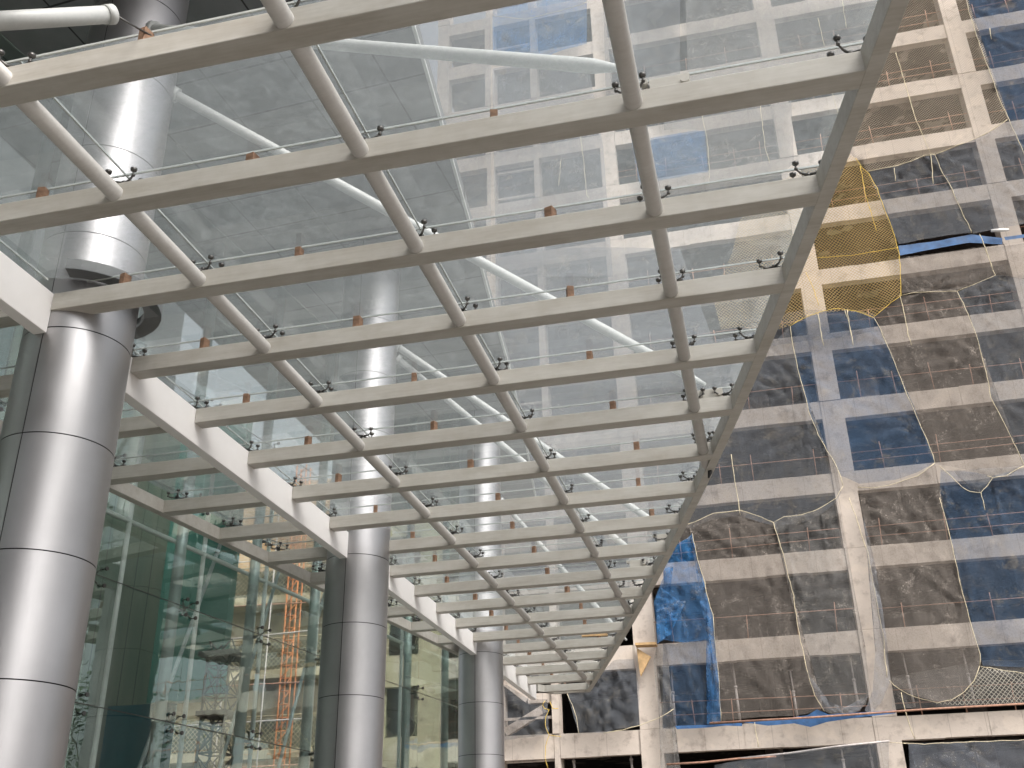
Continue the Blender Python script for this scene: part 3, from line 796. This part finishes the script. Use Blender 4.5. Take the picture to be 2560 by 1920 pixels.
# --- right of the canopy, bottom to top
net('bright blue net bunched beside the leaning column left of the ropes', 'net', zl(8, (2050, 640), (2068, 590), (2105, 500), (2170, 420)) + zl(9, (-5, 430), (60, 300), (165, 232)) + R1[:6] + zl(9, (225, 880), (120, 890), (40, 880)) + zl(8, (2120, 870), (2075, 890), (2062, 760)), 'net_brightblue', [R1], .16, 3, TY-.55)
net('blue net with long creases hanging at the left end of the lowest netted floor', 'net', zl(9, (-10, 890), (60, 900), (230, 880), (312, 872)) + R1[6:] + zl(9, (290, 1385), (75, 1415), (-10, 1420)), 'net_brightblue' if False else 'net_blue', [], .16, 12, TY-.52)
net('brown dusty net full of small holes between the first two hanging ropes', 'net', zl(9, (60, 300), (180, 232)) + R1[1:] + zl(9, (600, 1345), (800, 1340), (985, 1310)) + list(reversed(R2)) + list(reversed(H1b))[:0] + H1b[1:], 'net_brown', [R2, H1b], .10, 5, TY-.5)
net('grey net with a curved rope hem left of the main tower column', 'net', R2 + zl(9, (1020, 1325), (1100, 1340), (1180, 1320), (1240, 1270), (1262, 1190), (1240, 930), (1205, 770), (1175, 600), (1120, 300), (1092, 150), (1065, 20)) + H1[1:-1], 'net_grey', [H1], .10, 8, TY-.48)
net('dark brown net right of the main tower column with a deep slack hem', 'net', zl(6, (1190, 1470), (1290, 1475), (1430, 1445), (1560, 1400), (1665, 1330)) + R4b + H3[1:] + zl(9, (1330, 850), (1290, 560), (1240, 250), (1215, 60)), 'net_brown', [R4b, H3, H2], .16, 11, TY-.56, slack=(.3, 0))
net('wide plain blue net covering the lower right corner of the tower', 'net', zl(6, (1700, 1360), (1900, 1380), (2010, 1400), (2212, 1350), (2330, 1330)) + zl(9, (2330, 1000), (2212, 1040), (1960, 1030)) + list(reversed(R4b))[1:], 'net_blue', [zl(9, (1945, 1035), (2000, 1045), (2100, 1060), (2220, 1080))], .10, 14, TY-.47)
net('pale fringed rope loop drooping over the beam at the right edge', 'net', zl(6, (1780, 1370), (1830, 1425), (1880, 1480), (1945, 1503), (2000, 1450), (2020, 1412), (2130, 1395), (2212, 1335), (2212, 1330), (2080, 1350), (1900, 1365)), 'net_grey', [zl(6, (1690, 1340), (1760, 1400), (1830, 1470), (1880, 1495), (1945, 1503), (1985, 1465), (2018, 1412), (1985, 1400)), zl(6, (1945, 1503), (1960, 1550), (1972, 1610)), zl(6, (2018, 1412), (2100, 1400), (2212, 1338))], .08, 21, TY-.8)
net('slate net on the floors just right of the canopy edge', 'net', zl(6, (700, 560), (775, 480)) + R3[:-2] + zl(6, (1090, 1500), (1060, 1560), (960, 1640), (850, 1690), (740, 1700)) + zl(9, (680, 170), (590, 150), (465, 110), (305, 130), (225, 160), (175, 190)) + zl(6, (-150, 1650), (0, 1440), (160, 1130), (320, 780), (500, 560)), 'net_slate', [R3, zl(6, (412, 1270), (430, 1400), (450, 1520), (468, 1640)), ], .08, 17, TY-.5)
net('deep blue net panel on two floors between the long slanting ropes', 'net', zl(6, (990, 385), (1110, 378), (1180, 390), (1290, 425)) + R4[1:] + zl(6, (1560, 1380), (1430, 1425), (1200, 1450)) + list(reversed(R3))[1:], 'net_blue', [R4, zl(6, (1110, 378), (1130, 440), (1150, 520), (1163, 598))], .07, 19, TY-.46)
net('brown grey net with scattered holes right of the blue panel', 'net', zl(6, (1290, 425), (1360, 365), (1455, 292), (1640, 268), (1800, 265)) + R5[5:-1] + zl(6, (2212, 1340), (2130, 1390), (2010, 1405), (1900, 1370), (1665, 1325)) + list(reversed(R4))[1:-1], 'net_brown', [R5, R5h], .10, 23, TY-.5)
net('slate net along the right edge beside the slanting rope', 'net', zl(6, (2035, 165), (2340, 200)) + zl(6, (2340, 1340), (2212, 1335)) + list(reversed(R5))[1:13], 'net_slate', [], .08, 26, TY-.5)
net('dusty brown net tied under the blue tarpaulin on the upper right floors', 'net', zl(6, (1450, 60), (1970, -10), (2212, -30), (2330, -40), (2330, 190), (2060, 170), (1940, 210), (1800, 262), (1640, 265), (1460, 288)), 'net_brown', [], .07, 29, TY-.48)
net('slate blue net with fanned creases right of the yellow fishing net', 'net', zl(3, (1250, 1052), (1430, 1018), (1600, 955), (1665, 950)) + R6[7:] + zl(3, (1600, 1470), (1440, 1505), (1400, 1390), (1330, 1180)), 'net_slate', [], .16, 31, TY-.55)
net('slate net on the floors above the blue tarpaulin at the right edge', 'net', zl(3, (1665, 950), (1740, 920), (1890, 862), (2000, 810), (2120, 735), (2170, 850), (2330, 1000), (2330, 1360), (2212, 1380), (1900, 1440)) + list(reversed(R6))[1:-6], 'net_slate', [H6, R6], .10, 33, TY-.52)
net('deep blue net in the top right corner beside a slanting rope', 'net', R7 + zl(3, (2330, 1100), (2330, -80)), 'net_blue', [R7], .08, 37, TY-.5)
net('fine beige knotted net hanging over the top right floors', 'net', zl(3, (1520, -40), (1850, -60)) + R7[1:7] + list(reversed(H6))[1:] + zl(3, (1180, 975), (1100, 900), (1200, 600), (1350, 330)), 'knot_b', [H6, R6[:5]], .12, 41, TY-.62, step=.5)
YN = zl(3, (1180, 970), (1215, 1030), (1262, 1068), (1310, 1160), (1340, 1240), (1372, 1330), (1405, 1410), (1430, 1500), (1445, 1560)) + zl(6, (1452, 160), (1455, 292), (1370, 355), (1285, 428), (1200, 392), (1110, 376), (1040, 374), (975, 388), (860, 428), (775, 480))
YNl = zl(6, (680, 500), (560, 505), (480, 480), (350, 500), (300, 300)) + zl(3, (420, 1560), (480, 1300), (700, 1120), (1000, 1000), (1120, 940))
net('yellow knotted fishing net draped from the canopy side over two floors', 'net', YN + YNl, 'knot_y', [YN, zl(3, (1205, 1020), (1240, 1200), (1280, 1330), (1305, 1420)), zl(6, (870, 150), (915, 240), (950, 350)), zl(3, (1440, 1520), (1300, 1545), (1150, 1570), (1000, 1580), (940, 1583))], .22, 43, TY-.85, 'rope_y', name='fishing_net', step=.3)
rope_tails = [zl(6, (945, 400), (965, 520), (982, 600)), zl(6, (1125, 378), (1145, 500), (1162, 598)), zl(6, (1450, 290), (1480, 420), (1500, 530), (1522, 598)), zl(3, (1415, 1030), (1422, 1110)), zl(3, (1640, 950), (1655, 1130)),
              zl(9, (1455, 1195), (1480, 1300), (1510, 1400), (1542, 1480)), zl(9, (555, 1380), (570, 1460), (580, 1530)), zl(3, (2000, 175), (2012, 240)), zl(3, (1940, 1440), (1990, 1560), (2020, 1659)), zl(9, (1140, 0), (1200, 180), (1250, 330), (1300, 600), (1350, 870), (1370, 1100))]
tl_ = ['left end of the yellow net hem', 'the middle of the yellow net hem', 'the right corner of the yellow net', 'the upper rope hem, left', 'the knot of the upper rope hem', 'the steel pipe near the bottom right', 'the blue tarpaulin near the bottom left', 'the top right knotted net', 'the blue tarpaulin at the upper right', 'the upper hem down the main column']
for i, (rp, s_) in enumerate(zip(rope_tails, tl_)):
    o = rope(rp, None, 'rope', TY-.75, .014, 'loose_rope'); tag(o, 'loose pale rope end dangling from ' + s_, 'rope', 'loose rope ends')
# --- bottom strip
net('knotted grey net fragment in the lower right corner above the pipe', 'net', zl(9, (1950, 1040), (2000, 1048), (2100, 1062), (2330, 1085), (2330, 1250), (1960, 1270), (1800, 1270), (1640, 1265), (1700, 1258), (1850, 1190), (1905, 1120)), 'knot_g', [], .08, 47, TY-.7, step=.5)
net('slate screen net sloping below the deep bottom beam on the left', 'net', zl(9, (310, 1640), (690, 1580), (900, 1545), (1380, 1495), (1385, 1800), (300, 1800)), 'net_slate', [], .06, 51, TY-.9, step=.5)
net('blue grey screen net below the deep bottom beam in the right corner', 'net', zl(9, (1500, 1512), (1800, 1500), (2330, 1480), (2330, 1800), (1520, 1800)), 'net_pale', [zl(9, (1385, 1500), (1600, 1512), (1850, 1500), (2212, 1488), (2330, 1482))], .06, 53, TY-.9, step=.5)
net('pale net strip wrapped round the tower column at the bottom', 'net', zl(8, (2070, 900), (2130, 905), (2165, 1400), (2180, 1659), (2230, 1800), (2100, 1800), (2090, 1400), (2050, 1000)), 'net_grey', [], .10, 54, TY-.45)
net('slate net with one big tear left of the leaning column, above the dark opening', 'net', zl(8, (1520, 1200), (1620, 1190), (1700, 1100), (1800, 1000), (1930, 990), (1960, 1150), (1965, 1400), (1800, 1430), (1745, 1448), (1590, 1445), (1570, 1330), (1540, 1260)), 'net_slate', [zl(8, (1515, 1200), (1550, 1270), (1575, 1350), (1590, 1445)), zl(8, (1745, 1445), (1860, 1425), (1960, 1400), (2090, 1350), (2175, 1295))], .12, 57, TY-.5)
net('slate net with small holes between the farthest column and the cut-out', 'net', zl(8, (1080, 1140), (1150, 1150), (1290, 1240), (1400, 1240), (1365, 1270), (1400, 1310), (1385, 1380), (1390, 1420), (1410, 1455), (1290, 1470), (1140, 1490), (1080, 1500)), 'net_slate', [zl(8, (1380, 1245), (1368, 1275), (1380, 1295), (1408, 1300), (1390, 1340), (1384, 1390), (1400, 1445), (1410, 1460), (1385, 1520), (1385, 1600), (1400, 1659)), zl(8, (1410, 1250), (1430, 1295), (1465, 1292)), zl(8, (1410, 1458), (1480, 1465))], .08, 59, TY-.3, rm='rope_y')
# --- behind the canopy glass
net('strong blue net seen through the top of the canopy glass', 'net', zl(2, (1060, -40), (1640, -60), (1640, 270), (1500, 310), (1350, 372), (1200, 345), (1065, 340)), 'net_brightblue', [zl(2, (1060, 95), (1260, 118), (1420, 80), (1600, 30), (1640, 10))], .10, 61, TY-.5, step=.5)
net('slate net behind the canopy glass left of the narrow ladder shaft', 'net', zl(2, (560, -60), (1050, -60), (1050, 1700), (860, 1700)), 'net_slate', [], .12, 63, TY-.45, step=.6)
net('pale grey net behind the canopy glass between the shaft and the wide column', 'net', zl(2, (1060, 420), (1260, 380), (1640, 350), (1740, 900), (1800, 1700), (1080, 1700)), 'net_pale', [zl(2, (1480, 980), (1475, 1060), (1465, 1140)), zl(2, (1600, 830), (1620, 1000), (1640, 1200), (1655, 1215))], .12, 67, TY-.45, step=.6)
net('slate net behind the top right canopy glass beside the right pipe', 'net', zl(2, (1740, -60), (2212, -60), (2212, 700), (1760, 700)), 'net_slate', [], .1, 69, TY-.45, step=.6)
net('grey net with pale cords behind the glass at the upper canopy edge', 'net', zl(3, (130, -60), (1380, -60), (1250, 500), (700, 560), (150, 560)), 'net_grey', [zl(3, (1095, 0), (1120, 170)), zl(3, (945, 110), (985, 280)), zl(3, (1025, 540), (1060, 660), (1100, 760)), zl(3, (585, 620), (605, 760), (620, 900), (650, 1000)), zl(3, (230, 690), (265, 860), (280, 1050), (275, 1140))], .1, 71, TY-.45, step=.6)
net('square blue net behind the glass above the right pipe', 'net', zl(3, (-200, 870), (250, 800), (270, 1060), (-150, 1130)), 'net_brightblue', [], .08, 73, TY-.55, step=.6)
net('large slate net behind the middle of the canopy glass', 'net', zl(5, (1080, 0), (2212, 0)) + zl(6, (300, 560), (560, 520), (420, 900), (250, 1500)) + zl(8, (2100, 200), (1900, 500), (1500, 560), (1150, 560), (1080, 300)), 'net_pale', [], .12, 77, TY-.42, step=.6)
net('grey net behind the glass right of the third pipe', 'net', zl(3, (0, 560), (780, 560), (800, 1000), (720, 1080), (280, 1130), (250, 800), (0, 800)), 'net_grey', [], .08, 79, TY-.42, step=.6)

# tarpaulins, pipes and odd things on the tower
def tarp(label, pts, y=TY-.65, seed=0):
    o = sheet('blue_tarpaulin', pts, 'tarp', y, .10, .25, seed); tag(o, label, 'tarpaulin', 'blue tarpaulins rolled along the tower'); return o
tarp('blue tarpaulin strip rolled along the beam beside the yellow net', zl(3, (1440, 1510), (1700, 1475), (1890, 1440), (2080, 1460), (2080, 1500), (1880, 1490), (1640, 1530), (1450, 1570)), seed=3)
tarp('blue tarpaulin rag at the right edge beside the white tube', zl(3, (2090, 1455), (2212, 1440), (2330, 1425), (2330, 1445), (2212, 1460), (2100, 1475)), seed=5)
tarp('long blue tarpaulin hem along the left half of the deep bottom beam', zl(9, (70, 1402), (280, 1392), (480, 1380), (480, 1400), (380, 1398), (250, 1412), (80, 1422)), seed=7)
tarp('crumpled blue tarpaulin sagging under the steel pipe near the bottom', zl(9, (480, 1378), (700, 1360), (880, 1335), (940, 1300), (1010, 1330), (1300, 1310), (1430, 1302), (1420, 1322), (1180, 1350), (1000, 1378), (900, 1408), (800, 1385), (640, 1400)), seed=9)
for (a, b, lb) in (((280, 1383), (2330, 1258), 'long rusty pipe tied along the top of the deep bottom beam'), ((15, 1637), (690, 1588), 'short rusty pipe across the lower dark opening'), ((470, 1600), (1385, 1493), 'pale pole sloping up to the main column near the bottom')):
    pa = at_y(*Z(9, *a), TY-.95); pb = at_y(*Z(9, *b), TY-.95)
    o = MB().tube([pa, pa.lerp(pb, .33)+Vector((0, 0, -.02)), pa.lerp(pb, .66)+Vector((0, 0, .02)), pb], .035, 8).build('scaffold_pipe', 'rust' if a[0] != 470 else 'prop'); tag(o, lb, 'pipe')
pa = at_y(*Z(3, 2010, 1418), TY-.9); pb = at_y(*Z(3, 2120, 1412), TY-.9)
tag(MB().tube([pa, pa.lerp(pb, .5), pb], [.06, .075, .05], 10).build('plastic_tube', 'white'), 'short white tube lying on the blue tarpaulin edge at the upper right', 'tube')
P = [at_y(*q, TY-.5) for q in zl(8, (1945, 920), (2032, 975), (1970, 1095), (1960, 1040))]
mb = MB(); V = [p for p in P] + [p+Vector((0, .12, 0)) for p in P]; mb.add(V, [(0, 1, 2, 3), (7, 6, 5, 4), (0, 4, 5, 1), (1, 5, 6, 2), (2, 6, 7, 3), (3, 7, 4, 0)])
tag(mb.build('plywood_sheet', 'plywood'), 'broken plywood sheet leaning on the leaning tower column', 'plywood')
pa = at_y(*Z(8, 1940, 905), TY-.5); pb = at_y(*Z(8, 2070, 900), TY-.5)
tag(MB().bar(pa, pb, .5, .09).build('wooden_plank', 'plywood'), 'flat plank wedged on the tower column above the plywood', 'plank')
# wood offcut and loose things on the canopy glass
o = MB().obox((-4.0, Y0+SP*14+.1, ZT+.10), Vector((.32, .05, 0)), Vector((-.01, .06, 0)), Vector((0, 0, .045))).build('wood_offcut', 'plywood')
tag(o, 'pale wood offcut with string lying on a far rib', 'wood')
q = ray(1775, 1180); q = q*((ZB-.02)/q.z)
o = MB().tube([q+Vector((.03, 0, .05)), q, q+Vector((-.03, 0, -.09))], [.015, .035, .012], 8).build('black_rag', 'rubber'); tag(o, 'black rag stuck to the canopy edge beam', 'rag')
# half round black gutter piece beside the first column
mb = MB(); V = []; n_ = 14
for i in range(n_+1):
    q = R(-70)+R(150)*i/n_
    for (rr, zz) in ((.62, 5.86), (.80, 5.86), (.80, 5.98), (.62, 5.98)): V.append((-6.75+rr*math.cos(q), 8.45+rr*math.sin(q), zz))
Fs = [(i*4+j, i*4+(j+1) % 4, (i+1)*4+(j+1) % 4, (i+1)*4+j) for i in range(n_) for j in range(4)] + [(0, 1, 2, 3), tuple(n_*4+3-j for j in range(4))]
tag(mb.add(V, Fs).build('rubber_collar', 'rubber'), 'black rubber collar round the nearest column at the glass', 'collar')

# ------------------------------------------------------------------ unseen trees, and blocks added to shape the reflections
def block(name, label, x0, x1, y0, y1, h, col, storeys=6):
    b = thing(name, label, 'building', ((x0+x1)/2, (y0+y1)/2, GZ))
    MB().box(x0, x1, y0, y1, GZ, h).build('wall', simple(name+'_wall', col, .8), b)
    mb = MB()
    for k in range(storeys):
        z = GZ+1.2+k*(h-GZ)/storeys
        mb.box(x0+.5, x1-.5, y1, y1+.04, z, z+1.3)
        mb.box(x1, x1+.04, y0+.5, y1-.5, z, z+1.3); mb.box(x0-.04, x0, y0+.5, y1-.5, z, z+1.3)
    mb.build('window', simple(name+'_window', (.05, .06, .07), .2), b)
block('reflection_block_rear', 'plain grey unseen block added behind the camera to darken column reflections', -56, 14, -50, -36, 21, (.33, .32, .31), 5)  # unseen mass added to darken what the columns mirror
block('reflection_block_right', 'low beige unseen block added on the right to be reflected', 34, 46, -20, 12, 9, (.42, .38, .33), 3)  # unseen low block added for the reflections
def tree(x, y, h, label, seed):
    rnd = random.Random(seed); t_ = thing('street_tree', label, 'tree', (x, y, GZ), 'street trees right of the tower')
    mb = MB(); mb.tube([(x, y, GZ), (x+.1, y, GZ+h*.3), (x-.1, y+.1, GZ+h*.6)], [.28, .2, .1], 8)
    cl = []
    for i in range(12):
        a = rnd.uniform(0, 6.28); rr = rnd.uniform(.1, .34)*h; c = Vector((x+rr*math.cos(a), y+rr*math.sin(a), GZ+h*rnd.uniform(.45, .95))); cl.append(c)
        mb.tube([(x, y, GZ+h*.35), (Vector((x, y, GZ+h*.4))+c)/2, c], [.09, .06, .02], 5)
    mb.build('trunk', 'bark', t_)
    mb = MB()
    for c in cl:
        for i in range(230):
            d = Vector((rnd.gauss(0, 1), rnd.gauss(0, 1), rnd.gauss(0, .8)))*h*.075; p = c+d
            a = Vector((rnd.uniform(-1, 1), rnd.uniform(-1, 1), rnd.uniform(-1, 1))).normalized()*.16; b = a.orthogonal().normalized()*.09
            mb.add([p-a, p+b, p+a, p-b], [(0, 1, 2, 3)])
    mb.build('crown', 'leaf', t_)
tree(26, 36, 12.5, 'tallest leafy street tree right of the tower', 1); tree(32, 31, 11, 'middle leafy street tree right of the tower', 2); tree(22, 30, 9.5, 'shortest leafy street tree right of the tower', 3)

tree(30, 42, 14, 'broad leafy street tree far right of the tower', 4); tree(24, 44, 13, 'slim leafy street tree far right of the tower', 5)

net('dim grey net layer behind the knotted fragment in the lower right corner', 'net', zl(9, (1400, 1100), (1960, 1000), (2330, 1000), (2330, 1262), (1400, 1300)), 'net_grey', [], .06, 83, TY-.3)
net('dim slate net layer low behind the yellow net hem', 'net', zl(6, (480, 440), (860, 380), (1290, 400), (1290, 520), (1000, 560), (480, 620)), 'net_slate', [], .06, 85, TY-.3)

net('pale gathered net folds trailing down the main tower column to the blue hem', 'net', zl(9, (1222, 120), (1258, 260), (1300, 430), (1345, 700), (1378, 950), (1395, 1120), (1340, 1250), (1262, 1335), (1235, 1300), (1285, 1180), (1300, 950), (1285, 700), (1262, 480), (1240, 300)), 'net_pale', [], .35, 91, TY-.85, step=.2)
net('narrow blue gathered folds beside the first rope on the lowest netted floor', 'net', zl(9, (222, 640), (262, 620), (300, 720), (318, 900), (345, 1180), (350, 1375), (262, 1388), (300, 1290), (315, 1120), (285, 900)), 'net_brightblue', [], .35, 93, TY-.8, step=.2)
net('slack grey net lobe with pale creases beside the second rope foot', 'net', zl(9, (870, 1050), (930, 1200), (985, 1300), (1110, 1335), (1200, 1310), (1262, 1210), (1200, 1240), (1110, 1290), (1020, 1260), (960, 1180)), 'net_pale', [], .3, 95, TY-.8, step=.2)
net('blue net folds pinched to a point at the plank on the leaning column', 'net', zl(8, (2068, 600), (2100, 560), (2212, 640)) + zl(9, (60, 700), (140, 640), (40, 850)) + zl(8, (2130, 860), (2078, 905), (2070, 760)), 'net_brightblue', [], .35, 97, TY-.8, step=.2)
